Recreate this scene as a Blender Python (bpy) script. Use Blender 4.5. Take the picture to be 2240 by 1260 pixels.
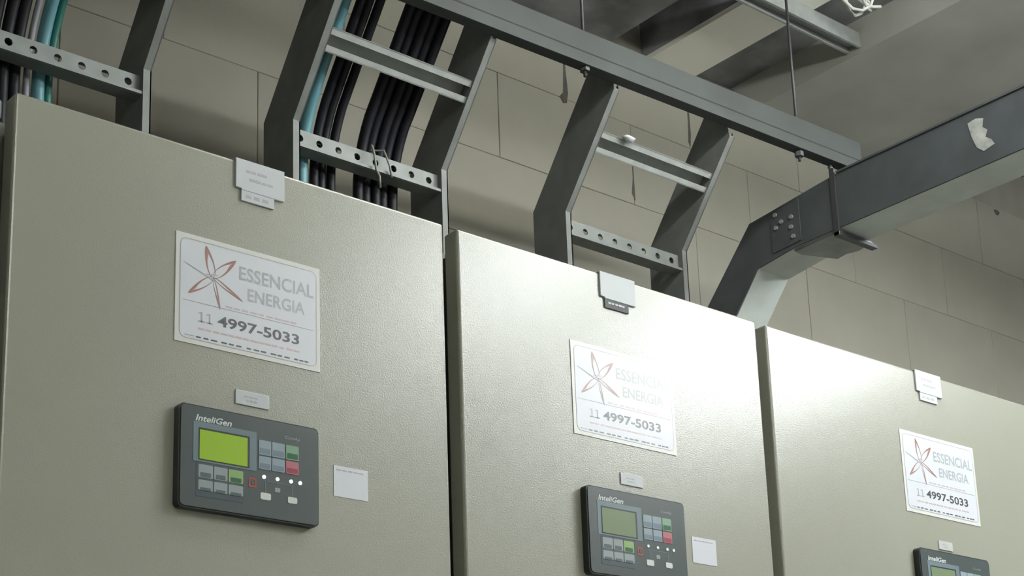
import bpy, bmesh, math, random
from mathutils import Vector, Matrix

for o in list(bpy.data.objects):
    bpy.data.objects.remove(o)
scn = bpy.context.scene
COL = scn.collection
random.seed(7)

# ------------------------------------------------------------------ camera
cam_d = bpy.data.cameras.new('camera')
cam_d.sensor_width = 36.0
cam_d.lens = 57.955
cam_d.shift_y = 490.0 / 2240.0
cam_d.clip_start = 0.05
cam = bpy.data.objects.new('camera', cam_d)
COL.objects.link(cam)
cam.matrix_world = Matrix((
    (0.764821, -0.136201, -0.629681, -0.64316),
    (-0.643342, -0.213134, -0.735312, -1.54208),
    (-0.034057, 0.967483, -0.250634, 1.30427),
    (0, 0, 0, 1)))
scn.camera = cam

# ------------------------------------------------------------------ world, exposure
w = bpy.data.worlds.new('world')
scn.world = w
w.use_nodes = True
w.node_tree.nodes['Background'].inputs[0].default_value = (0.5, 0.55, 0.55, 1)
w.node_tree.nodes['Background'].inputs[1].default_value = 0.02
vs = scn.view_settings
vs.view_transform = 'Standard'
vs.look = 'None'
vs.gamma = 1.0
vs.use_curve_mapping = False
vs.exposure = 0.0
TUBE_NEAR = 43.0     # dim tubes close above the cabinets
TUBE_FILL = 52.0     # added fill tubes behind the photographer, to even out the light
TUBE = 106.0          # emission of the fluorescent tubes in the aisle


# ------------------------------------------------------------------ materials
def mat(name, col, rough=0.6, metal=0.0, noise=0.0, nscale=8.0, bump=0.0, bscale=300.0,
        emit=None, estr=0.0, spec=0.5, stain=None, col2=None, bdist=0.001):
    m = bpy.data.materials.new(name)
    m.use_nodes = True
    nt = m.node_tree
    b = nt.nodes['Principled BSDF']
    b.inputs['Roughness'].default_value = rough
    b.inputs['Metallic'].default_value = metal
    b.inputs['Specular IOR Level'].default_value = spec
    b.inputs['Base Color'].default_value = (*col, 1)
    tc = nt.nodes.new('ShaderNodeTexCoord')
    if noise > 0:
        n = nt.nodes.new('ShaderNodeTexNoise')
        n.inputs['Scale'].default_value = nscale
        n.inputs['Detail'].default_value = 6
        nt.links.new(tc.outputs['Object'], n.inputs['Vector'])
        r = nt.nodes.new('ShaderNodeValToRGB')
        c2 = col2 or tuple(max(0, c * (1 - noise)) for c in col)
        r.color_ramp.elements[0].position = 0.35
        r.color_ramp.elements[1].position = 0.65
        r.color_ramp.elements[0].color = (*c2, 1)
        r.color_ramp.elements[1].color = (*col, 1)
        nt.links.new(n.outputs['Fac'], r.inputs['Fac'])
        nt.links.new(r.outputs['Color'], b.inputs['Base Color'])
    if bump > 0:
        n2 = nt.nodes.new('ShaderNodeTexNoise')
        n2.inputs['Scale'].default_value = bscale
        n2.inputs['Detail'].default_value = 2
        nt.links.new(tc.outputs['Object'], n2.inputs['Vector'])
        bp = nt.nodes.new('ShaderNodeBump')
        bp.inputs['Strength'].default_value = bump
        bp.inputs['Distance'].default_value = bdist
        nt.links.new(n2.outputs['Fac'], bp.inputs['Height'])
        nt.links.new(bp.outputs['Normal'], b.inputs['Normal'])
    if emit:
        b.inputs['Emission Color'].default_value = (*emit, 1)
        b.inputs['Emission Strength'].default_value = estr
    return m


M = {}
M['door'] = mat('door_paint', (0.315, 0.315, 0.262), 0.27, bump=0.48, bscale=560, bdist=0.0005, spec=1.0, noise=0.05, nscale=3)
M['body'] = mat('body_paint', (0.20, 0.205, 0.17), 0.5, bump=0.1, bscale=220)
M['plinth'] = mat('plinth_paint', (0.06, 0.06, 0.06), 0.6)
M['block'] = mat('wall_paint', (0.285, 0.27, 0.228), 0.8, noise=0.10, nscale=5, bump=0.25, bscale=60, bdist=0.002)
M['mortar'] = mat('painted_mortar', (0.265, 0.25, 0.212), 0.9, noise=0.2, nscale=6)
M['slab'] = mat('raw_concrete', (0.30, 0.30, 0.31), 0.9, noise=0.55, nscale=7, bump=0.5, bscale=40, bdist=0.004)
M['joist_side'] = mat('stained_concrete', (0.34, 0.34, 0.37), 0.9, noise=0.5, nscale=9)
M['joist'] = mat('lit_soffit_concrete', (0.90, 0.89, 0.82), 0.8, noise=0.05, nscale=6)  # soffit whitened, its colour carries the light from below
M['beam'] = mat('beam_concrete', (0.42, 0.42, 0.39), 0.85, noise=0.2, nscale=4)
M['floor'] = mat('floor_concrete', (0.62, 0.62, 0.58), 0.6, noise=0.15, nscale=2)
M['roomwall'] = mat('room_wall_paint', (0.5, 0.49, 0.44), 0.85, noise=0.08, nscale=2)
M['galv'] = mat('galvanised_steel', (0.20, 0.21, 0.205), 0.65, 0.25, noise=0.18, nscale=25, bump=0.05, bscale=80)
M['galv_pale'] = mat('bright_galvanised_steel', (0.36, 0.38, 0.37), 0.6, 0.25, noise=0.15, nscale=30)
M['galv_dark'] = mat('dull_zinc_steel', (0.30, 0.315, 0.32), 0.5, 0.7, noise=0.25, nscale=18)
M['trunk'] = mat('trunking_steel', (0.105, 0.118, 0.128), 0.65, 0.3, noise=0.2, nscale=14)
M['trunk_lit'] = mat('lit_trunking_steel', (0.56, 0.60, 0.58), 0.6, 0.2, noise=0.15, nscale=12)  # trunking underside, bounced light put into the colour
M['channel'] = mat('weathered_zinc', (0.055, 0.062, 0.060), 0.7, 0.15, noise=0.2, nscale=9)
M['dirt'] = mat('dark_dirt', (0.085, 0.08, 0.07), 0.9, noise=0.3, nscale=60)
M['galv_mid'] = mat('dimmed_galvanised_steel', (0.21, 0.225, 0.22), 0.6, 0.25, noise=0.15, nscale=30)  # rung steel darkened to offset the light of the near lamp
M['tie'] = mat('dull_tie_wire', (0.22, 0.22, 0.19), 0.6)
M['rod'] = mat('rod_steel', (0.10, 0.10, 0.11), 0.5, 0.6)
M['cable_black'] = mat('black_cable', (0.006, 0.006, 0.010), 0.5, spec=0.25)
M['cable_grey'] = mat('grey_cable', (0.20, 0.20, 0.23), 0.5)
M['cable_blue'] = mat('light_blue_cable', (0.085, 0.22, 0.26), 0.45)
M['cable_green'] = mat('green_cable', (0.006, 0.11, 0.09), 0.45)
M['white_plastic'] = mat('white_plastic', (0.52, 0.55, 0.58), 0.4)
M['sign'] = mat('sign_vinyl', (0.63, 0.65, 0.71), 0.33, spec=1.0)
M['sign_edge'] = mat('sign_margin', (0.65, 0.65, 0.63), 0.33, spec=1.0)
M['ink_grey'] = mat('pale_grey_ink', (0.36, 0.39, 0.42), 0.33, spec=1.0)
M['ink_line'] = mat('fine_grey_ink', (0.36, 0.36, 0.40), 0.33, spec=1.0)
M['ink_black'] = mat('black_ink', (0.05, 0.05, 0.06), 0.33, spec=1.0)
M['ink_red'] = mat('brick_red_ink', (0.30, 0.135, 0.11), 0.33, spec=1.0)
M['ink_pale_red'] = mat('pale_red_ink', (0.55, 0.42, 0.44), 0.33, spec=1.0)
M['ink_mauve'] = mat('mauve_ink', (0.40, 0.36, 0.42), 0.33, spec=1.0)
M['label_grey'] = mat('grey_label', (0.16, 0.17, 0.18), 0.7, spec=0.2)
M['label_clear'] = mat('greyed_label', (0.47, 0.48, 0.47), 0.4)
M['housing'] = mat('black_housing', (0.012, 0.016, 0.015), 0.45)
M['face'] = mat('panel_face_film', (0.062, 0.078, 0.078), 0.32, spec=0.6)
M['bezel'] = mat('screen_bezel', (0.14, 0.19, 0.22), 0.4)
M['lcd'] = mat('green_lcd', (0.17, 0.30, 0.02), 0.3, emit=(0.26, 0.38, 0.012), estr=0.33)
M['lcd_dim'] = mat('dim_green_lcd', (0.16, 0.21, 0.13), 0.3, emit=(0.28, 0.42, 0.10), estr=0.06)
M['pad'] = mat('keypad_base', (0.05, 0.068, 0.08), 0.45)
M['key_blue'] = mat('blue_grey_key', (0.25, 0.32, 0.37), 0.45)
M['key_grey'] = mat('grey_key', (0.27, 0.31, 0.32), 0.45)
M['key_green'] = mat('green_key', (0.19, 0.33, 0.22), 0.45)
M['key_lime'] = mat('lime_key', (0.24, 0.38, 0.14), 0.45)
M['key_red'] = mat('red_key', (0.42, 0.13, 0.16), 0.45)
M['sym_dark'] = mat('dark_key_print', (0.07, 0.10, 0.11), 0.5)
M['sym_green'] = mat('dark_green_key_print', (0.01, 0.10, 0.04), 0.5)
M['sym_red'] = mat('dark_red_key_print', (0.27, 0.03, 0.05), 0.5)
M['sym_blue'] = mat('blue_key_print', (0.15, 0.20, 0.25), 0.5)
M['red_outline'] = mat('red_outline', (0.35, 0.06, 0.04), 0.5)
M['white_print'] = mat('white_print', (0.62, 0.66, 0.66), 0.5)
M['led'] = mat('lit_white_led', (0.8, 0.85, 0.8), 0.4, emit=(0.85, 1.0, 0.9), estr=2.5)
M['led_dim'] = mat('dim_white_led', (0.6, 0.65, 0.62), 0.4, emit=(0.85, 1.0, 0.9), estr=0.25)
M['white_button'] = mat('white_button', (0.62, 0.64, 0.63), 0.45)
M['paint_smear'] = mat('white_paint_smear', (0.50, 0.52, 0.50), 0.8, noise=0.4, nscale=40)
M['lamp_body'] = mat('lamp_enamel', (0.75, 0.75, 0.73), 0.4)
M['tube'] = mat('fluorescent_tube', (0.9, 0.9, 0.9), 0.4, emit=(0.94, 0.99, 1.0), estr=TUBE)
M['tube_fill'] = mat('fill_fluorescent_tube', (0.9, 0.9, 0.9), 0.4, emit=(0.98, 1.0, 0.92), estr=TUBE_FILL)  # unseen lamp added as fill
M['tube_near'] = mat('dim_fluorescent_tube', (0.9, 0.9, 0.9), 0.4, emit=(0.98, 1.0, 0.92), estr=TUBE_NEAR)
M['wire'] = mat('pale_wire', (0.55, 0.55, 0.52), 0.5)


# ------------------------------------------------------------------ helpers
def box(bm, x0, x1, y0, y1, z0, z1):
    v = [bm.verts.new((x, y, z)) for z in (z0, z1) for y in (y0, y1) for x in (x0, x1)]
    for f in ((0, 2, 3, 1), (4, 5, 7, 6), (0, 1, 5, 4), (2, 6, 7, 3), (0, 4, 6, 2), (1, 3, 7, 5)):
        bm.faces.new([v[i] for i in f])
    return v


def nb(*a):
    bm = bmesh.new()
    if a:
        box(bm, *a)
    return bm


def bevel(bm, off, seg=2, sharp=None):
    es = list(bm.edges) if sharp is None else [e for e in bm.edges if sharp(e)]
    bmesh.ops.bevel(bm, geom=es, offset=off, segments=seg, affect='EDGES', profile=0.5)
    return bm


def prism(bm, prof, axis, a, b):
    """closed 2-D outline extruded along an axis; prof in the two other axes, in order"""
    def P(p, t):
        return {'x': (t, p[0], p[1]), 'y': (p[0], t, p[1]), 'z': (p[0], p[1], t)}[axis]
    A = [bm.verts.new(P(p, a)) for p in prof]
    B = [bm.verts.new(P(p, b)) for p in prof]
    n = len(prof)
    bm.faces.new(A)
    bm.faces.new(B[::-1])
    for i in range(n):
        bm.faces.new([A[i], B[i], B[(i + 1) % n], A[(i + 1) % n]])


def tube(bm, pts, r, seg=10):
    pts = [Vector(p) for p in pts]
    rings = []
    n = len(pts)
    ref = Vector((1, 0, 0))
    for i, p in enumerate(pts):
        t = (pts[min(i + 1, n - 1)] - pts[max(i - 1, 0)]).normalized()
        u = ref - t * ref.dot(t)
        if u.length < 0.05:
            u = Vector((0, 1, 0)) - t * t.y
        u.normalize()
        v = t.cross(u)
        rings.append([bm.verts.new(p + (u * math.cos(k * 2 * math.pi / seg) + v * math.sin(k * 2 * math.pi / seg)) * r)
                      for k in range(seg)])
    for a, b in zip(rings, rings[1:]):
        for k in range(seg):
            f = bm.faces.new([a[k], a[(k + 1) % seg], b[(k + 1) % seg], b[k]])
            f.smooth = True
    bm.faces.new(rings[0][::-1])
    bm.faces.new(rings[-1])


def mesh_of(name, bm):
    bmesh.ops.recalc_face_normals(bm, faces=list(bm.faces))
    me = bpy.data.meshes.new(name)
    bm.to_mesh(me)
    bm.free()
    return me


def obj(name, bm, m, parent=None):
    me = mesh_of(name, bm) if isinstance(bm, bmesh.types.BMesh) else bm
    if not me.materials:
        me.materials.append(M[m])
    o = bpy.data.objects.new(name, me)
    COL.objects.link(o)
    o.parent = parent
    return o


def tag(o, label, cat, group=None):
    o['label'] = label
    o['category'] = cat
    if group:
        o['group'] = group
    return o


def thing(name, label, cat, loc=(0, 0, 0), group=None):
    o = bpy.data.objects.new(name, None)
    o.empty_display_size = 0.05
    COL.objects.link(o)
    o.location = loc
    return tag(o, label, cat, group)


def struct(name, bm, m, parent=None):
    o = obj(name, bm, m, parent)
    o['kind'] = 'structure'
    return o


_tcache = {}


def text_mesh(s, bold=0.0, shear=0.0):
    key = (s, bold, shear)
    if key not in _tcache:
        cu = bpy.data.curves.new('lettering', 'FONT')
        cu.body = s
        cu.size = 1.0
        cu.offset = bold
        cu.shear = shear
        cu.resolution_u = 3
        t = bpy.data.objects.new('lettering', cu)
        COL.objects.link(t)
        dg = bpy.context.evaluated_depsgraph_get()
        dg.update()
        me = bpy.data.meshes.new_from_object(t.evaluated_get(dg))
        data = ([tuple(v.co) for v in me.vertices], [tuple(p.vertices) for p in me.polygons])
        bpy.data.objects.remove(t)
        bpy.data.meshes.remove(me)
        bpy.data.curves.remove(cu)
        _tcache[key] = data
    return _tcache[key]


def lettering(name, s, x0, x1, z0, z1, y, m, parent, bold=0.0, shear=0.0):
    """flat print facing -y, fitted into the rectangle x0..x1, z0..z1"""
    vs_, fs = text_mesh(s, bold, shear)
    ax = min(v[0] for v in vs_); bx = max(v[0] for v in vs_)
    az = min(v[1] for v in vs_); bz = max(v[1] for v in vs_)
    me = bpy.data.meshes.new(name)
    me.from_pydata([(x0 + (v[0] - ax) / (bx - ax) * (x1 - x0), y, z0 + (v[1] - az) / (bz - az) * (z1 - z0)) for v in vs_], [], fs)
    me.materials.append(M[m])
    o = bpy.data.objects.new(name, me)
    COL.objects.link(o)
    o.parent = parent
    return o


def dashes(name, x0, x1, z, h, y, m, parent, words, sub=True):
    """a line of print too small to read: one row of little word-shaped bars"""
    bm = bmesh.new()
    rr = random.Random(int(x0 * 1e5) + int(z * 1e5))
    x = x0
    unit = (x1 - x0) / words
    for i in range(words):
        wd = unit * rr.uniform(0.62, 0.9)
        box(bm, x, x + wd, y, y + 0.0001, z, z + h * rr.uniform(0.8, 1.0))
        x += unit
    return obj(name, bm, m, parent)


def rrect(x0, x1, z0, z1, r, seg=4):
    pts = []
    for cx, cz, a0 in ((x1 - r, z1 - r, 0), (x0 + r, z1 - r, 90), (x0 + r, z0 + r, 180), (x1 - r, z0 + r, 270)):
        for k in range(seg + 1):
            a = math.radians(a0 + 90 * k / seg)
            pts.append((cx + r * math.cos(a), cz + r * math.sin(a)))
    return pts


def plate(bm, x0, x1, z0, z1, y0, y1, r):
    prism(bm, rrect(x0, x1, z0, z1, r), 'y', y0, y1)


def ring(bm, outer, inner, y):
    n = len(outer)
    A = [bm.verts.new((p[0], y, p[1])) for p in outer]
    B = [bm.verts.new((p[0], y, p[1])) for p in inner]
    for i in range(n):
        j = (i + 1) % n
        bm.faces.new([A[i], A[j], B[j], B[i]])


# ------------------------------------------------------------------ the setting
WY = 0.90                      # face of the block wall behind the cabinets
ZS = 3.50                      # slab
struct('floor', nb(-4.0, 6.5, -3.4, 1.1, -0.12, 0.0), 'floor')
wall = struct('wall_back', nb(-4.0, 6.5, WY + 0.004, WY + 0.15, 0.0, ZS), 'mortar')
ceiling = struct('ceiling', nb(-4.0, 6.5, -3.4, 1.1, ZS, ZS + 0.15), 'slab')
struct('wall_front', nb(-4.0, 6.5, -3.5, -3.4, 0, ZS), 'roomwall')
struct('wall_left', nb(-4.1, -4.0, -3.4, 1.1, 0, ZS), 'roomwall')
struct('wall_right', nb(6.5, 6.6, -3.4, 1.1, 0, ZS), 'roomwall')

# painted concrete blocks, 0.40 x 0.20 module, laid in running bond
bb = nb(-0.1995, 0.1995, 0, 0.06, -0.10035, 0.10035)
bevel(bb, 0.0012, 1)
block_me = mesh_of('block', bb)
block_me.materials.append(M['block'])
for r in range(-1, 5):
    z = 2.819 + 0.2015 * (r - 1)
    if r == 4:
        continue
    for k in range(-4, 9):
        x = 2.85 + 0.2 + 0.4 * (k - 4) if (r % 2) else 2.85 + 0.4 * (k - 4)
        b = obj('block', block_me, 'block', wall)
        b.location = (x, WY + random.uniform(-0.0006, 0.0006), z)
# plain lower wall, hidden by the cabinets
obj('plain_blockwork', nb(-4.0, 6.5, WY, WY + 0.05, 0, 2.312), 'block', wall)

# open joints and drilled holes in the wall
def wall_mark(name, pts):
    bm = bmesh.new()
    prism(bm, pts, 'y', WY - 0.0006, WY + 0.002)
    obj(name, bm, 'dirt', wall)


wall_mark('open_joint', [(1.652, 3.300), (1.646, 3.300), (1.645, 3.20), (1.641, 3.135), (1.630, 3.122), (1.640, 3.108), (1.652, 3.112), (1.657, 3.14), (1.652, 3.20)])
wall_mark('open_joint', [(2.052, 3.30), (2.048, 3.30), (2.048, 3.19), (2.045, 3.135), (2.052, 3.128), (2.055, 3.16)])
wall_mark('open_joint', [(1.851, 3.060), (1.8475, 3.060), (1.848, 2.985), (1.842, 2.945), (1.853, 2.930), (1.852, 2.99)])
for hx, hz in ((3.350, 3.308), (3.512, 3.478)):
    wall_mark('drilled_hole', [(hx + 0.014 * math.cos(a) * (1 + 0.3 * math.sin(3 * a)), hz + 0.009 * math.sin(a)) for a in [k * math.pi / 5 for k in range(10)]])

# ceiling: one joist and one wide beam running out from the wall, rough slab between
JX0, JX1, JZ = 1.905, 2.052, 3.30
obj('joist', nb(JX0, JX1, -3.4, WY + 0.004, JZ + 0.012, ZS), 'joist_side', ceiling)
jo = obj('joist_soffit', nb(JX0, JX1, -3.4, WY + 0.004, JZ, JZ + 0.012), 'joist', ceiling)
obj('beam', nb(2.215, 2.98, -3.4, WY + 0.004, 3.25, ZS), 'beam', ceiling)
obj('slab_bay', nb(-4.0, 1.785, -3.4, WY + 0.004, 3.305, ZS), 'slab', ceiling)
obj('slab_bay', nb(2.095, 2.215, -3.4, WY + 0.004, 3.335, ZS), 'slab', ceiling)
# another joist right of the frame
for jx in (3.75,):
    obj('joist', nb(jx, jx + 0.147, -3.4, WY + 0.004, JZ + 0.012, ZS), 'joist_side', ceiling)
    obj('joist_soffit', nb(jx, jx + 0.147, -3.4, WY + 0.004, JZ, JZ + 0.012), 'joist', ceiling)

# ------------------------------------------------------------------ aisle luminaire (lights the room, behind and right of the camera)
def luminaire(loc, length, offs, m, rot, label):
    """open batten: narrow spine, cross arms, bare tubes"""
    t = thing('fluorescent_luminaire', label, 'lamp', loc, 'aisle luminaires')
    t.rotation_euler = (0, 0, rot)
    bm = bmesh.new()
    prism(bm, [(-0.03, 0.05), (-0.02, 0.10), (0.02, 0.10), (0.03, 0.05)], 'x', -length / 2, length / 2)
    obj('spine', bm, 'lamp_body', t)
    for o_ in offs:
        bm = bmesh.new()
        tube(bm, [(-length / 2 + 0.02, o_, 0.0), (length / 2 - 0.02, o_, 0.0)], 0.018, 10)
        obj('tube', bm, m, t)
    wd = max(offs) + 0.03
    for s in (-1, 1):
        xe = s * (length / 2 - 0.012)
        obj('end_bracket', nb(xe - 0.01, xe + 0.01, -wd, wd, -0.02, 0.05), 'lamp_body', t)
        bm = bmesh.new()
        tube(bm, [(s * length * 0.30, 0, 0.095), (s * length * 0.30, 0, (3.25 if loc[0] > 2 else 3.305) - loc[2])], 0.004, 6)
        obj('hanger', bm, 'rod', t)
    return t


luminaire((2.70, -1.62, 3.10), 1.25, (-0.24, -0.08, 0.08, 0.24), 'tube', math.radians(32), 'open four-tube fluorescent lamp hanging over the aisle in front of the cabinets')
luminaire((1.35, -0.50, 3.06), 1.25, (-0.055, 0.055), 'tube_near', 0.0, 'open twin-tube fluorescent lamp hanging close above the cabinet fronts')
luminaire((-0.60, -2.70, 3.15), 1.25, (-0.055, 0.055), 'tube_fill', 0.0, 'added twin-tube fill lamp hanging behind the photographer, nearer the front wall')


# ------------------------------------------------------------------ cabinets
H = 2.20


def cabinet(x, width, label, hinge=False):
    t = thing('electrical_cabinet', label, 'cabinet', (x, 0, 0), 'row of control cabinets')
    dw = width - 0.0225
    body = nb(-0.0110, width - 0.0115, 0.055, 0.80, 0.10, H - 0.010)
    bevel(body, 0.002, 1)
    obj('body', body, 'body', t)
    d = nb(0.0, dw, 0.0, 0.028, 0.115, H)
    bevel(d, 0.0035, 3)
    for f in d.faces:
        f.smooth = False
    obj('door', d, 'door', t)
    obj('gasket', nb(0.018, dw - 0.018, 0.028, 0.055, 0.13, H - 0.02), 'plinth', t)
    obj('plinth', nb(0.0, width - 0.022, 0.04, 0.78, 0.0, 0.10), 'plinth', t)
    if hinge:
        h = nb(width - 0.020, width - 0.009, 0.012, 0.055, H - 0.030, H - 0.008)
        bevel(h, 0.002, 1)
        obj('hinge', h, 'white_plastic', t)
    return t


cabinet(-0.6, 0.6, 'beige cabinet cut off by the left picture edge, only its dark frame edge showing', True)
cabinet(0.0, 0.6, 'beige steel cabinet with the brightest green screen, below teal and black cables')
cabinet(0.6, 0.6, 'beige steel cabinet with white light glare across its upper door')
cabinet(1.2, 0.8, 'beige steel cabinet at the right end, under the dark bent trunking')


# ------------------------------------------------------------------ company signs
def petal(bm, c, tip, wd, th, y, t0=0.0, t1=1.0):
    c = Vector(c); tip = Vector(tip)
    ax = tip - c
    pr = Vector((-ax.y, ax.x)).normalized()
    N = 28
    out, inn = [], []
    for k in range(N):
        a = 2 * math.pi * k / N
        s = (1 - math.cos(a)) / 2
        wdt = wd * math.sin(a) * (0.35 + 0.65 * (1 - s) ** 0.5)
        thick = th * (0.15 + 0.85 * s ** 1.5) * (1.0 if math.sin(a) > 0 else 0.65)
        p = c + ax * s + pr * wdt
        q = c + ax * (s - (thick / ax.length * 1.6 if s > 0.5 else 0) * (s - 0.5) * 2) + pr * (wdt - math.copysign(min(thick, abs(wdt) * 0.9), wdt))
        out.append(p); inn.append(q)
    ring(bm, out, inn, y)


def stroke(bm, a, b, t0, t1, y):
    a = Vector(a); b = Vector(b)
    n = Vector((-(b - a).y, (b - a).x)).normalized()
    vs_ = [bm.verts.new((p.x, y, p.y)) for p in (a + n * t0, b + n * t1, b - n * t1, a - n * t0)]
    bm.faces.new(vs_)


def sign(x, z, s, label):
    """origin at the lower left corner; drawn for a 0.193 x 0.131 m sheet"""
    t = thing('company_sign', label, 'sign', (x, -0.0002, z), 'company signs on the doors')
    t.scale = (s, 1, s)
    W_, H_ = 0.1925, 0.131
    obj('sheet', nb(0, W_, -0.0008, 0.0002, 0, H_), 'sign_edge', t)
    X = lambda v: v - 0.1937
    Z = lambda v: v - 1.9588
    bm = bmesh.new()
    plate(bm, 0.0055, W_ - 0.0048, 0.0055, H_ - 0.0055, -0.0009, -0.0008, 0.008)
    obj('panel', bm, 'sign', t)
    bm = bmesh.new()
    o_ = rrect(0.0055, W_ - 0.0048, 0.0055, H_ - 0.0055, 0.008)
    i_ = rrect(0.0062, W_ - 0.0055, 0.0062, H_ - 0.0062, 0.0074)
    ring(bm, o_, i_, -0.0011)
    obj('border', bm, 'ink_line', t)
    y = -0.0011
    c = (X(0.2415), Z(2.044))
    em = bmesh.new()
    petal(em, c, (X(0.2318), Z(2.0805)), 0.0064, 0.0048, y)
    petal(em, c, (X(0.2710), Z(2.0715)), -0.0064, 0.0048, y)
    petal(em, c, (X(0.2805), Z(2.0235)), 0.0032, 0.0050, y)
    petal(em, c, (X(0.2098), Z(2.0180)), -0.0054, 0.0042, y)
    petal(em, c, (X(0.2510), Z(2.0070)), 0.0026, 0.0036, y)
    e = obj('emblem', em, 'ink_red', t)
    st = bmesh.new()
    stroke(st, (X(0.2040), Z(2.0545)), (X(0.2440), Z(2.0400)), 0.0003, 0.0009, y - 0.0001)
    stroke(st, (X(0.2330), Z(2.0460)), (X(0.2480), Z(2.0480)), 0.0006, 0.0004, y - 0.0001)
    obj('emblem_stroke', st, 'ink_line', e)
    lettering('lettering_company', 'ESSENCIAL', X(0.2755), X(0.3775), Z(2.0497), Z(2.0665), y, 'ink_grey', t, 0.014)
    lettering('lettering_company', 'ENERGIA', X(0.2868), X(0.3648), Z(2.0258), Z(2.0412), y, 'ink_grey', t, 0.014)
    obj('divider', nb(X(0.2030), X(0.3770), y, y + 0.0001, Z(2.0090), Z(2.0097)), 'ink_line', t)
    dashes('print_line', X(0.2580), X(0.3560), Z(2.0118), 0.0022, y, 'ink_pale_red', t, 9)
    lettering('lettering_area_code', '11', X(0.2262), X(0.2385), Z(1.9868), Z(1.9985), y, 'ink_line', t, 0.0)
    sf = bmesh.new()
    for sx in (0.2250, 0.2352):
        box(sf, X(sx - 0.0022), X(sx + 0.0068), y, y + 0.0001, Z(1.9868), Z(1.9881))
        vs_ = [sf.verts.new((X(px), y, Z(pz))) for px, pz in ((sx + 0.0012, 1.9985), (sx - 0.0020, 1.9972), (sx - 0.0020, 1.9960), (sx + 0.0012, 1.9970))]
        sf.faces.new(vs_)
    obj('digit_serifs', sf, 'ink_line', t)
    lettering('lettering_phone', '4997-5033', X(0.2478), X(0.3570), Z(1.9866), Z(1.9995), y, 'ink_black', t, 0.022)
    dashes('print_line', X(0.2230), X(0.3590), Z(1.9775), 0.0024, y, 'ink_pale_red', t, 14)
    dashes('print_line', X(0.2060), X(0.2190), Z(1.9677), 0.0012, y, 'ink_mauve', t, 2)
    xs = [0.2205, 0.2530, 0.2860, 0.3180, 0.3500, 0.3755]
    for a, b in zip(xs, xs[1:]):
        dashes('print_line', X(a), X(b - 0.004), Z(1.9672), 0.0020, y, 'ink_black', t, 3)
    return t


sign(0.1937, 1.9588, 1.0, 'white company sign with red emblem on the leftmost door, clearest of the signs')
sign(0.7908, 1.9548, 1.015, 'white company sign washed out by glare on the middle door')
sign(1.5130, 1.9500, 1.055, 'small slanted white company sign on the rightmost door')


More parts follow.
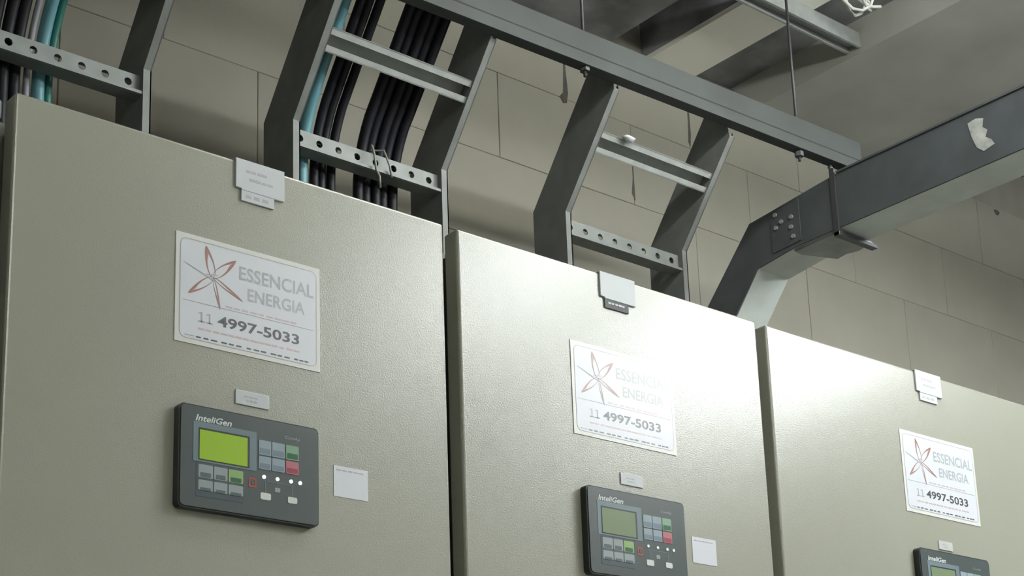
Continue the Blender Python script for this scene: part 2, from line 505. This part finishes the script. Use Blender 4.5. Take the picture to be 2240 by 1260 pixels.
# ------------------------------------------------------------------ genset controller panels
def controller(x, z, s, label, lcd='lcd', led='led'):
    t = thing('control_panel', label, 'control panel', (x, 0, z), 'controller panels on the doors')
    t.scale = (s, 1, s)
    X = lambda v: (v - 193.8) / 1000.0
    Z = lambda v: (v - 1767.8) / 1000.0
    bm = bmesh.new()
    plate(bm, -0.0015, 0.1795, -0.0012, 0.1165, -0.0112, -0.0001, 0.006)
    obj('housing', bm, 'housing', t)
    bm = bmesh.new()
    plate(bm, 0.0006, 0.1782, 0.0006, 0.1148, -0.0124, -0.0110, 0.0055)
    obj('face_plate', bm, 'face', t)
    y = -0.0124

    def pl(name, m, x0, x1, z0, z1, dy, par, r=0.0012, y0=y):
        bm = bmesh.new()
        plate(bm, X(x0), X(x1), Z(z0), Z(z1), y0 - dy, y0, r)
        return obj(name, bm, m, par)
    bz = pl('screen_bezel', 'bezel', 209.5, 289.5, 1820.0, 1865.5, 0.0004, t)
    pl('screen_recess', 'housing', 216.0, 280.5, 1822.0, 1858.8, 0.0006, bz, 0.0006)
    pl('screen', lcd, 217.2, 277.6, 1823.2, 1856.6, 0.0009, bz, 0.0004)
    # upper right keypad, 3 x 2
    cols = [(292.4, 308.6), (309.8, 326.6), (328.2, 345.2)]
    rows = [(1840.4, 1857.6), (1823.8, 1838.8)]
    for ri, (z0, z1) in enumerate(rows):
        for ci, (x0, x1) in enumerate(cols):
            km, sm = ('key_blue', 'sym_blue')
            if ci == 2:
                km, sm = (('key_green', 'sym_green'), ('key_red', 'sym_red'))[ri]
            k = pl('key', km, x0, x1, z0, z1, 0.0006, t)
            pl('key_print', sm, x0 + 1.4, x1 - 1.4, z0 + 1.4, z0 + (z1 - z0) * 0.45, 0.0008, k, 0.0008)
    # lower left keypad
    pd = pl('keypad', 'pad', 213.6, 273.6, 1780.8, 1818.6, 0.0003, t)
    cols = [(216.2, 234.2), (235.6, 252.4), (254.0, 272.4)]
    rows = [(1802.2, 1817.0), (1784.0, 1799.6)]
    for ri, (z0, z1) in enumerate(rows):
        for ci, (x0, x1) in enumerate(cols):
            km = 'key_lime' if (ri == 0 and ci == 2) else 'key_grey'
            k = pl('key', km, x0, x1, z0 + (4.0 if ri else 0), z1, 0.0006, t)
            pl('key_print', 'sym_green' if km == 'key_lime' else 'sym_dark', x0 + 2.5, x1 - 2.5,
               z0 + 1.0 + (2.6 if ri else 0), z0 + 5.8 + (1.2 if ri else 0), 0.0009, k, 0.0008)
    for lx in (299.3, 317.0, 335.0, 347.2):
        bm = bmesh.new()
        prism(bm, [(X(lx) + 0.0021 * math.cos(a * math.pi / 6), Z(1815.0) + 0.0021 * math.sin(a * math.pi / 6)) for a in range(12)], 'y', y - 0.001, y)
        obj('indicator_light', bm, led, t)
    bm = bmesh.new()
    ring(bm, rrect(X(279.5), X(289.5), Z(1800.8), Z(1811.8), 0.0012), rrect(X(281.4), X(287.6), Z(1802.8), Z(1809.8), 0.0008), y - 0.0003)
    obj('red_frame', bm, 'red_outline', t)
    pl('lamp_symbol', 'sym_dark', 283.0, 286.2, 1804.0, 1808.6, 0.0003, t, 0.0006)
    pl('white_button', 'white_button', 294.8, 308.4, 1788.6, 1796.6, 0.0006, t, 0.002)
    pl('white_button', 'white_button', 330.6, 343.2, 1789.4, 1796.8, 0.0006, t, 0.002)
    pl('breaker_symbol', 'key_grey', 313.8, 320.8, 1799.6, 1805.0, 0.0003, t, 0.001)
    # single-line diagram between the buttons
    dg = bmesh.new()
    for (a, b, c_, d_) in ((299, 335, 1810.2, 1810.8), (301, 301.7, 1797, 1810), (336.2, 336.9, 1797, 1810), (316.9, 317.5, 1805, 1810)):
        box(dg, X(a), X(b), y - 0.0002, y, Z(c_), Z(d_))
    obj('diagram_line', dg, 'sym_blue', t)
    lettering('lettering_model', 'InteliGen', X(212.0), X(257.5), Z(1866.2), Z(1873.6), y - 0.0003, 'white_print', t, 0.02, 0.25)
    lettering('lettering_maker', 'ComAp', X(327.0), X(347.0), Z(1863.6), Z(1868.2), y - 0.0003, 'key_grey', t, 0.0, 0.2)
    return t


controller(0.1970, 1.7678, 1.0, 'dark controller panel with bright lime-green screen on the leftmost door')
controller(0.7990, 1.7636, 1.02, 'dark controller panel with pale dim screen on the middle door', 'lcd_dim', 'led_dim')
controller(1.5210, 1.7650, 1.06, 'dark controller panel cut off by the bottom edge on the rightmost door', 'lcd_dim', 'led_dim')


# ------------------------------------------------------------------ labels, stickers and door-top tags
def small_label(x, z, w_, h_, m, label, lines=True):
    t = thing('name_label', label, 'label', (x, 0, z), 'labels above the controllers')
    p = nb(0, w_, -0.0016, -0.0001, 0, h_)
    bevel(p, 0.0004, 1)
    obj('plate', p, m, t)
    if lines:
        dashes('print_line', w_ * 0.26, w_ * 0.66, h_ * 0.56, h_ * 0.11, -0.0018, 'ink_mauve', t, 3)
        dashes('print_line', w_ * 0.32, w_ * 0.66, h_ * 0.28, h_ * 0.13, -0.0018, 'ink_line', t, 3)
    return t


small_label(0.2717, 1.8993, 0.0445, 0.0170, 'white_plastic', 'small white printed label right above the bright green-screened panel')
small_label(0.8725, 1.8965, 0.0420, 0.0165, 'white_plastic', 'small bright blank-looking label above the middle controller panel')
small_label(1.5900, 1.8955, 0.0380, 0.0150, 'label_clear', 'faint greyish label above the rightmost controller panel')


def asset_sticker(x, z, label):
    t = thing('asset_sticker', label, 'sticker', (x, 0, z), 'square stickers beside the controllers')
    obj('sheet', nb(0, 0.0487, -0.0006, 0.0001, 0, 0.0375), 'sign', t)
    dashes('print_line', 0.004, 0.044, 0.0318, 0.0016, -0.0008, 'ink_mauve', t, 5)
    return t


asset_sticker(0.4048, 1.8110, 'small white asset sticker right of the bright green-screened panel')
asset_sticker(1.0060, 1.8035, 'small white asset sticker right of the middle controller panel')


def door_tag(x, s, label, strip_dark):
    t = thing('door_tag', label, 'tag', (x, 0, 2.1490), 'white tags hooked over the door tops')
    t.scale = (s, 1, 1)
    bm = bmesh.new()
    prism(bm, [(0.0, 0.0158), (0.008, 0.0158), (0.008, 0.0135), (0.0665, 0.0135), (0.0665, 0.0517), (0.0, 0.0517)], 'y', -0.0030, -0.0001)
    bevel(bm, 0.0005, 1)
    p = obj('holder', bm, 'white_plastic', t)
    obj('hook', nb(0.0, 0.0665, -0.0030, 0.030, 0.0512, 0.0524), 'white_plastic', t)
    bm = nb(0.008, 0.0525, -0.0024, -0.0001, 0.0005, 0.0140)
    obj('strip', bm, 'label_grey' if strip_dark else 'white_plastic', t)
    if strip_dark:
        dashes('print_line', 0.014, 0.047, 0.0070, 0.0028, -0.0026, 'ink_grey', t, 5)
    else:
        dashes('print_line', 0.014, 0.047, 0.0050, 0.0042, -0.0026, 'ink_line', t, 3)
        dashes('print_line', 0.014, 0.044, 0.0370, 0.0036, -0.0032, 'ink_mauve', p, 4)
        dashes('print_line', 0.018, 0.052, 0.0270, 0.0036, -0.0032, 'ink_grey', p, 4)
    return t


door_tag(0.2690, 1.0, 'white tag with faint print hooked over the leftmost door top', False)
door_tag(0.8510, 1.02, 'white tag with dark grey strip below, lost in glare on middle door', True)
door_tag(1.5700, 1.06, 'small white tag hooked over the rightmost door top', False)


# ------------------------------------------------------------------ cable ladders
Y0, YB, ZB = 0.518, 0.608, 2.604       # front and back of the rails, bend height
DY, DZ = -0.610, 0.792                 # direction of the leaning upper run
NY, NZ = 0.792, 0.610                  # its normal, away from the viewer
DEP = YB - Y0


def rail_profile_path(top):
    # points (front y, z) and (back y, z) at: foot, bend, head
    k = DEP * math.tan(math.atan2(-DY, DZ) / 2)
    F = [(Y0, H - 0.010), (Y0, ZB), (Y0 + DY * top, ZB + DZ * top)]
    B = [(YB, H - 0.010), (YB, ZB + k), (Y0 + DY * (top + 0.07) + NY * DEP, ZB + DZ * (top + 0.07) + NZ * DEP)]
    return F, B


def side_rail(x, top, parent, fl=0.0135):
    F, B = rail_profile_path(top)
    bm = bmesh.new()
    t_ = 0.0022

    def strip(pa, pb, x0, x1):
        # slab between polyline pa and pb in the y-z plane, from x0 to x1
        va = [[bm.verts.new((xx, p[0], p[1])) for p in pa] for xx in (x0, x1)]
        vb = [[bm.verts.new((xx, p[0], p[1])) for p in pb] for xx in (x0, x1)]
        n = len(pa)
        for i in range(n - 1):
            for s in (0, 1):
                bm.faces.new([va[s][i], va[s][i + 1], vb[s][i + 1], vb[s][i]])
            bm.faces.new([va[0][i], va[0][i + 1], va[1][i + 1], va[1][i]])
            bm.faces.new([vb[0][i], vb[0][i + 1], vb[1][i + 1], vb[1][i]])
        bm.faces.new([va[0][0], va[1][0], vb[1][0], vb[0][0]])
        bm.faces.new([va[0][-1], va[1][-1], vb[1][-1], vb[0][-1]])

    def mix(f):
        return [(a[0] + (b[0] - a[0]) * f, a[1] + (b[1] - a[1]) * f) for a, b in zip(F, B)]
    strip(F, B, x, x + t_)                                   # web
    strip(F, mix(0.025), x + t_, x + fl)                     # front flange
    strip(mix(0.975), B, x + t_, x + fl)                     # back flange
    strip(F, mix(0.11), x + fl - t_, x + fl)                 # lip
    return obj('side_rail', bm, 'galv', parent)


def perforated(bm, x0, x1, z0, z1, yf, pitch, hx, hz):
    """front web with a row of eight-sided holes"""
    n = max(1, int((x1 - x0) / pitch))
    pw = (x1 - x0) / n
    zc = (z0 + z1) / 2
    for i in range(n):
        a, b = x0 + i * pw, x0 + (i + 1) * pw
        c = (a + b) / 2
        o_ = [(a, z0), (c, z0), (b, z0), (b, zc), (b, z1), (c, z1), (a, z1), (a, zc)]
        i_ = [(c - hx * .7, zc - hz * .7), (c, zc - hz), (c + hx * .7, zc - hz * .7), (c + hx, zc),
              (c + hx * .7, zc + hz * .7), (c, zc + hz), (c - hx * .7, zc + hz * .7), (c - hx, zc)]
        for y in (yf, yf + 0.002):
            A = [bm.verts.new((p[0], y, p[1])) for p in o_]
            B = [bm.verts.new((p[0], y, p[1])) for p in i_]
            for k in range(8):
                j = (k + 1) % 8
                bm.faces.new([A[k], A[j], B[j], B[k]])
            if y == yf:
                B0 = B
        for k in range(8):
            j = (k + 1) % 8
            bm.faces.new([B0[k], B0[j], B[j], B[k]])


def rung_low(x0, x1, parent, pitch=0.036):
    bm = bmesh.new()
    z0, z1, yf = 2.5610, 2.5970, 0.520
    perforated(bm, x0, x1, z0 + 0.006, z1, yf + 0.010, pitch, 0.0065, 0.0065)
    prism(bm, [(yf + 0.010, z0 + 0.008), (yf, z0 + 0.006), (yf, z0 + 0.001), (yf + 0.004, z0), (yf + 0.030, z0), (yf + 0.030, z0 + 0.002), (yf + 0.010, z0 + 0.003)], 'x', x0, x1)
    box(bm, x0, x1, yf + 0.012, yf + 0.030, z1 - 0.002, z1)
    return obj('rung', bm, 'galv_mid', parent)


def rung_high(x0, x1, parent, s0):
    """plain channel, open to the front, set square to the leaning run"""
    bm = bmesh.new()
    h, d, t_ = 0.040, 0.024, 0.0022

    def P(a, n):                      # a along the run, n towards the back
        return (Y0 + DY * (s0 + a) + NY * n, ZB + DZ * (s0 + a) + NZ * n)
    def slab(a0, a1, n0, n1):
        prism(bm, [P(a0, n0), P(a1, n0), P(a1, n1), P(a0, n1)], 'x', x0, x1)
    slab(0, h, 0.004 + d - t_, 0.004 + d)
    slab(0, t_, 0.004, 0.004 + d)
    slab(h - t_, h, 0.004, 0.004 + d)
    slab(0, 0.011, 0.004, 0.004 + t_)
    slab(h - 0.011, h, 0.004, 0.004 + t_)
    return obj('rung', bm, 'galv_pale', parent)  # paler than the low rung: light on the tilted face is in the colour


def ladder(xl, xr, label, top):
    t = thing('cable_ladder', label, 'cable ladder', (xl, 0, 0), 'cable ladders rising behind the cabinets')
    w_ = xr - xl
    side_rail(0.0, top, t)
    side_rail(w_, top, t)
    rung_low(0.0022, w_, t)
    rung_high(0.0022, w_, t, 0.118)
    bm = bmesh.new()
    return t


TOP = 0.236
ladder(0.110, 0.4150, 'cable ladder at the left picture edge carrying blue, green and black cables', TOP)
ladder(0.6832, 0.9870, 'middle cable ladder with two bunches of thick black cables behind its rungs', TOP)
ladder(1.2771, 1.5850, 'empty cable ladder without cables between the black cables and the trunking', TOP)


# ------------------------------------------------------------------ cables
def cable_path(x, n, xt=None):
    """n: distance behind the front of the rails"""
    xt = x if xt is None else xt
    y = Y0 + n
    zb = ZB + n * math.tan(math.atan2(-DY, DZ) / 2)
    pts = [(x, y, H - 0.012), (x, y, zb - 0.16), (x, y, zb - 0.08)]
    th = math.atan2(-DY, DZ)
    L = 0.08
    for k in range(1, 7):
        u = k / 7.0
        a = Vector((y, zb - L)); b = Vector((y, zb)); c = Vector((y + DY * L, zb + DZ * L))
        q = a * (1 - u) ** 2 + b * 2 * u * (1 - u) + c * u * u
        pts.append((x + (xt - x) * 0.15 * u, q.x, q.y))
    for s in (0.09, 0.16, 0.24, 0.34, 0.44):
        pts.append((x + (xt - x) * (0.15 + 0.85 * s / 0.44), y + DY * s, zb + DZ * s))
    yy, zz = pts[-1][1], pts[-1][2]
    for k in range(1, 6):
        u = k / 5.0
        pts.append((xt, yy - 0.10 * (u - u * u / 2), zz + 0.13 * u))
    pts.append((xt, pts[-1][1], 3.304))
    return pts


def cable(x, n, r, m, label, group, xt=None):
    bm = bmesh.new()
    tube(bm, cable_path(x, n, xt), r, 10)
    o = obj('cable', bm, m)
    tag(o, label, 'cable', group)
    return o


G2 = 'black cables on the middle ladder'
names = ['first', 'second', 'third', 'fourth', 'fifth']
for i in range(3):
    cable(0.7560 + i * 0.0166, 0.050 + (i % 2) * 0.004, 0.0080, 'cable_black',
          'black cable, %s from left in the narrow bunch beside the blue cable' % names[i], G2, 0.7570 + i * 0.0175)
for i in range(5):
    cable(0.8450 + i * 0.0178, 0.050 + (i % 2) * 0.004, 0.0093, 'cable_black',
          'black cable, %s from left in the wide bunch on the middle ladder' % names[i], G2, 0.8500 + i * 0.0188)
cable(0.7290, 0.046, 0.0105, 'cable_blue', 'light blue cable along the left rail of the middle ladder', None, 0.7240)
G1 = 'cables on the left ladder'
for i in range(4):
    cable(0.1765 + i * 0.0190, 0.048 + (i % 2) * 0.004, 0.0092, 'cable_black',
          'black cable at the left picture edge, %s from left on the left ladder' % names[i], G1)
cable(0.2515, 0.050, 0.0050, 'cable_grey', 'thin grey cable between black and light blue ones on left ladder', G1)
cable(0.2700, 0.050, 0.0100, 'cable_blue', 'light blue cable next to a green one on the left ladder', G1)
cable(0.2868, 0.054, 0.0068, 'cable_green', 'dark green cable, rightmost on the left ladder', G1)

# ------------------------------------------------------------------ long support channel
sc = thing('support_channel', 'long grey steel channel running across above the cable ladders', 'steel channel', (0.0, 0.352, 2.772))
sc.rotation_euler = (0, -math.atan(0.0225), 0)
bm = bmesh.new()
prism(bm, [(0.0, 0.0), (0.022, 0.0), (0.022, 0.067), (0.0, 0.067), (0.0, 0.0648), (0.0198, 0.0648), (0.0198, 0.0022), (0.0, 0.0022)], 'x', -0.6, 1.965)
obj('channel', bm, 'channel', sc)
bm = bmesh.new()
prism(bm, [(0.0, 0.0), (-0.0016, 0.0005), (-0.0016, 0.022), (-0.0032, 0.024), (-0.0032, 0.064), (0.0, 0.067)], 'x', -0.6, 1.965)
obj('cover_strip', bm, 'channel', sc)


def hanger_rod(x, y, z0, z1, label):
    t = thing('threaded_rod', label, 'rod', (x, y, z0), 'hanger rods')
    bm = bmesh.new()
    tube(bm, [(0, 0, 0), (0, 0, z1 - z0)], 0.0030, 8)
    obj('rod', bm, 'rod', t)
    bm = bmesh.new()
    prism(bm, [(0.009 * math.cos(a * math.pi / 3), 0.009 * math.sin(a * math.pi / 3)) for a in range(6)], 'z', 0.010, 0.020)
    obj('nut', bm, 'rod', t)
    return t


hanger_rod(1.195, 0.363, 2.782, 3.305, 'thin dark hanger rod through the channel above the empty ladder')
hanger_rod(1.778, 0.363, 2.790, 3.305, 'thin dark hanger rod through the channel just left of the trunking')

# ------------------------------------------------------------------ trunking
tr = thing('cable_trunking', 'dark steel trunking bending up from behind the cabinets and running forward', 'trunking', (1.88, 0, 0))
TW = 0.098
TOPL = [(0.800, 2.200), (0.800, 2.540), (0.592, 2.766), (0.5905 - 0.06, 2.7715), (0.40, 2.7845), (0.352, 2.7885), (-3.39, 2.7885)]
BOTL = [(0.715, 2.190), (0.715, 2.492), (0.578, 2.659), (0.473, 2.6712), (0.40, 2.6720), (0.352, 2.6720), (-3.39, 2.6720)]


def trunk_piece(name, i0, i1, m, grow=0.0):
    bm = bmesh.new()
    a, b = TOPL[i0:i1 + 1], BOTL[i0:i1 + 1]
    rows = []
    for x in (-grow, TW + grow):
        rows.append([[bm.verts.new((x, p[0], p[1])) for p in a], [bm.verts.new((x, p[0], p[1])) for p in b]])
    n = len(a)
    for i in range(n - 1):
        for s in (0, 1):
            bm.faces.new([rows[s][0][i], rows[s][0][i + 1], rows[s][1][i + 1], rows[s][1][i]])
        for e in (0, 1):
            bm.faces.new([rows[0][e][i], rows[0][e][i + 1], rows[1][e][i + 1], rows[1][e][i]])
    for i in (0, n - 1):
        bm.faces.new([rows[0][0][i], rows[1][0][i], rows[1][1][i], rows[0][1][i]])
    return obj(name, bm, m, tr)


trunk_piece('bend', 0, 4, 'trunk')
trunk_piece('straight_run', 4, 6, 'trunk')
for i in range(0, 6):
    # brighter sheet under each straight, light on the underside put into its colour
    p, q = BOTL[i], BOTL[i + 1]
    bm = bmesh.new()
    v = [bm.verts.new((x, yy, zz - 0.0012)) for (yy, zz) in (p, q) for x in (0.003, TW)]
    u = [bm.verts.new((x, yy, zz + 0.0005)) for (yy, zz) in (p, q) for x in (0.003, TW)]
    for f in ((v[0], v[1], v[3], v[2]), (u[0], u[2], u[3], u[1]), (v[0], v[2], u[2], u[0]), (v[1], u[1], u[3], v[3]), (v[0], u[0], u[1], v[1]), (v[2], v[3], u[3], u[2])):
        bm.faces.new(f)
    obj('lit_underside', bm, 'trunk_lit', tr)
# joint plate with its bolts on the left face
bm = bmesh.new()
prism(bm, [(0.455, 2.6800), (0.532, 2.6760), (0.532, 2.7660), (0.455, 2.7740)], 'x', -0.0022, 0.0)
jp = obj('joint_plate', bm, 'trunk', tr)
for (by, bz_) in ((0.517, 2.757), (0.502, 2.737), (0.517, 2.728), (0.475, 2.738), (0.477, 2.716), (0.473, 2.694)):
    bm = bmesh.new()
    prism(bm, [(by + 0.0048 * math.cos(a * math.pi / 4), bz_ + 0.0048 * math.sin(a * math.pi / 4)) for a in range(8)], 'x', -0.0062, -0.0022)
    obj('bolt', bm, 'galv_pale', jp)
# loose bottom cover hanging a little low
bm = bmesh.new()
prism(bm, [(0.004, 0.362), (0.102, 0.356), (0.112, 0.400), (0.104, 0.425), (0.110, 0.452), (0.030, 0.482), (0.006, 0.480)], 'z', 2.6640, 2.6660)
obj('bottom_cover', bm, 'galv_dark', tr)
obj('cover_lip', nb(0.004, 0.022, 0.36, 0.48, 2.666, 2.672), 'galv_dark', tr)
# lid along the top
obj('lid', nb(-0.004, TW + 0.004, -3.39, 0.352, 2.7885, 2.7925), 'trunk', tr)
# smear of white paint
bm = bmesh.new()
prism(bm, [(0.040, 2.767), (0.022, 2.770), (0.006, 2.764), (0.010, 2.748), (0.000, 2.738), (0.006, 2.726), (-0.006, 2.716), (-0.012, 2.704), (0.012, 2.699), (0.026, 2.712), (0.034, 2.735)], 'x', -0.0010, 0.0002)
obj('paint_smear', bm, 'paint_smear', tr)

st = thing('strap_hanger', 'thin dark strap and bar holding up the trunking below the channel', 'bracket', (1.88, 0.362, 2.655))
obj('side_strap', nb(-0.0052, -0.0010, -0.006, 0.006, 0.0, 0.146), 'rod', st)
b = nb(-0.0052, 0.118, -0.0075, 0.0075, -0.0005, 0.0085)
bevel(b, 0.001, 1)
obj('cross_bar', b, 'rod', st)
bm = bmesh.new()
tube(bm, [(-0.003, 0, 0.145), (-0.003, 0.004, 0.153)], 0.005, 8)
obj('rod_stub', bm, 'rod', st)

# ------------------------------------------------------------------ ceiling strut
cs = thing('ceiling_strut', 'short pale-edged channel under the bright joist, butting against the wide beam', 'steel channel', (1.20, 0.503, 3.262))
L_ = 2.214 - 1.20
bm = bmesh.new()
prism(bm, [(0.0, 0.0), (0.006, 0.0), (0.006, 0.034), (0.034, 0.034), (0.034, 0.0), (0.040, 0.0), (0.040, 0.0375), (0.0, 0.0375)], 'x', 0, L_)
obj('channel', bm, 'galv_pale', cs)
obj('inner_web', nb(0, L_, 0.006, 0.034, 0.012, 0.016), 'galv_dark', cs)

wr = bmesh.new()
pts = []
for k in range(40):
    a = k * 0.62
    pts.append((0.035 * math.cos(a) + 0.0012 * k, 0.02 * math.sin(a * 0.7), 0.05 * math.sin(a) * (1 - k / 90)))
tube(wr, pts, 0.0035, 6)
wo = obj('wire_coil', wr, 'wire')
wo.location = (1.985, 0.345, 3.243)
tag(wo, 'small tangle of pale wire under the ceiling at the top edge', 'wire')

# ------------------------------------------------------------------ small loose things
tie = bmesh.new()
cx = 0.838
loop = [(cx, 0.516, 2.603), (cx + 0.002, 0.512, 2.585), (cx + 0.006, 0.513, 2.560), (cx + 0.012, 0.512, 2.548), (cx + 0.016, 0.516, 2.530)]
tube(tie, loop, 0.0022, 6)
tube(tie, [(cx, 0.516, 2.603), (cx + 0.010, 0.535, 2.604), (cx + 0.024, 0.515, 2.600), (cx + 0.034, 0.513, 2.575), (cx + 0.040, 0.516, 2.556)], 0.0020, 6)
to = obj('cable_tie', tie, 'tie')
tag(to, 'thin pale tie hanging over the lower rung in front of black cables', 'cable tie')

lump = bmesh.new()
bmesh.ops.create_icosphere(lump, subdivisions=2, radius=1.0)
for v in lump.verts:
    k = 1 + 0.18 * math.sin(5 * v.co.x + 3 * v.co.y) + 0.12 * math.cos(7 * v.co.z)
    v.co = Vector((v.co.x * 0.014 * k, v.co.y * 0.008 * k, v.co.z * 0.0055 * k))
for f in lump.faces:
    f.smooth = True
lo = obj('plaster_lump', lump, 'white_plastic')
lo.location = (1.352, 0.4175, 2.7320)
tag(lo, 'small white plaster lump lying on the upper rung of the empty ladder', 'lump')
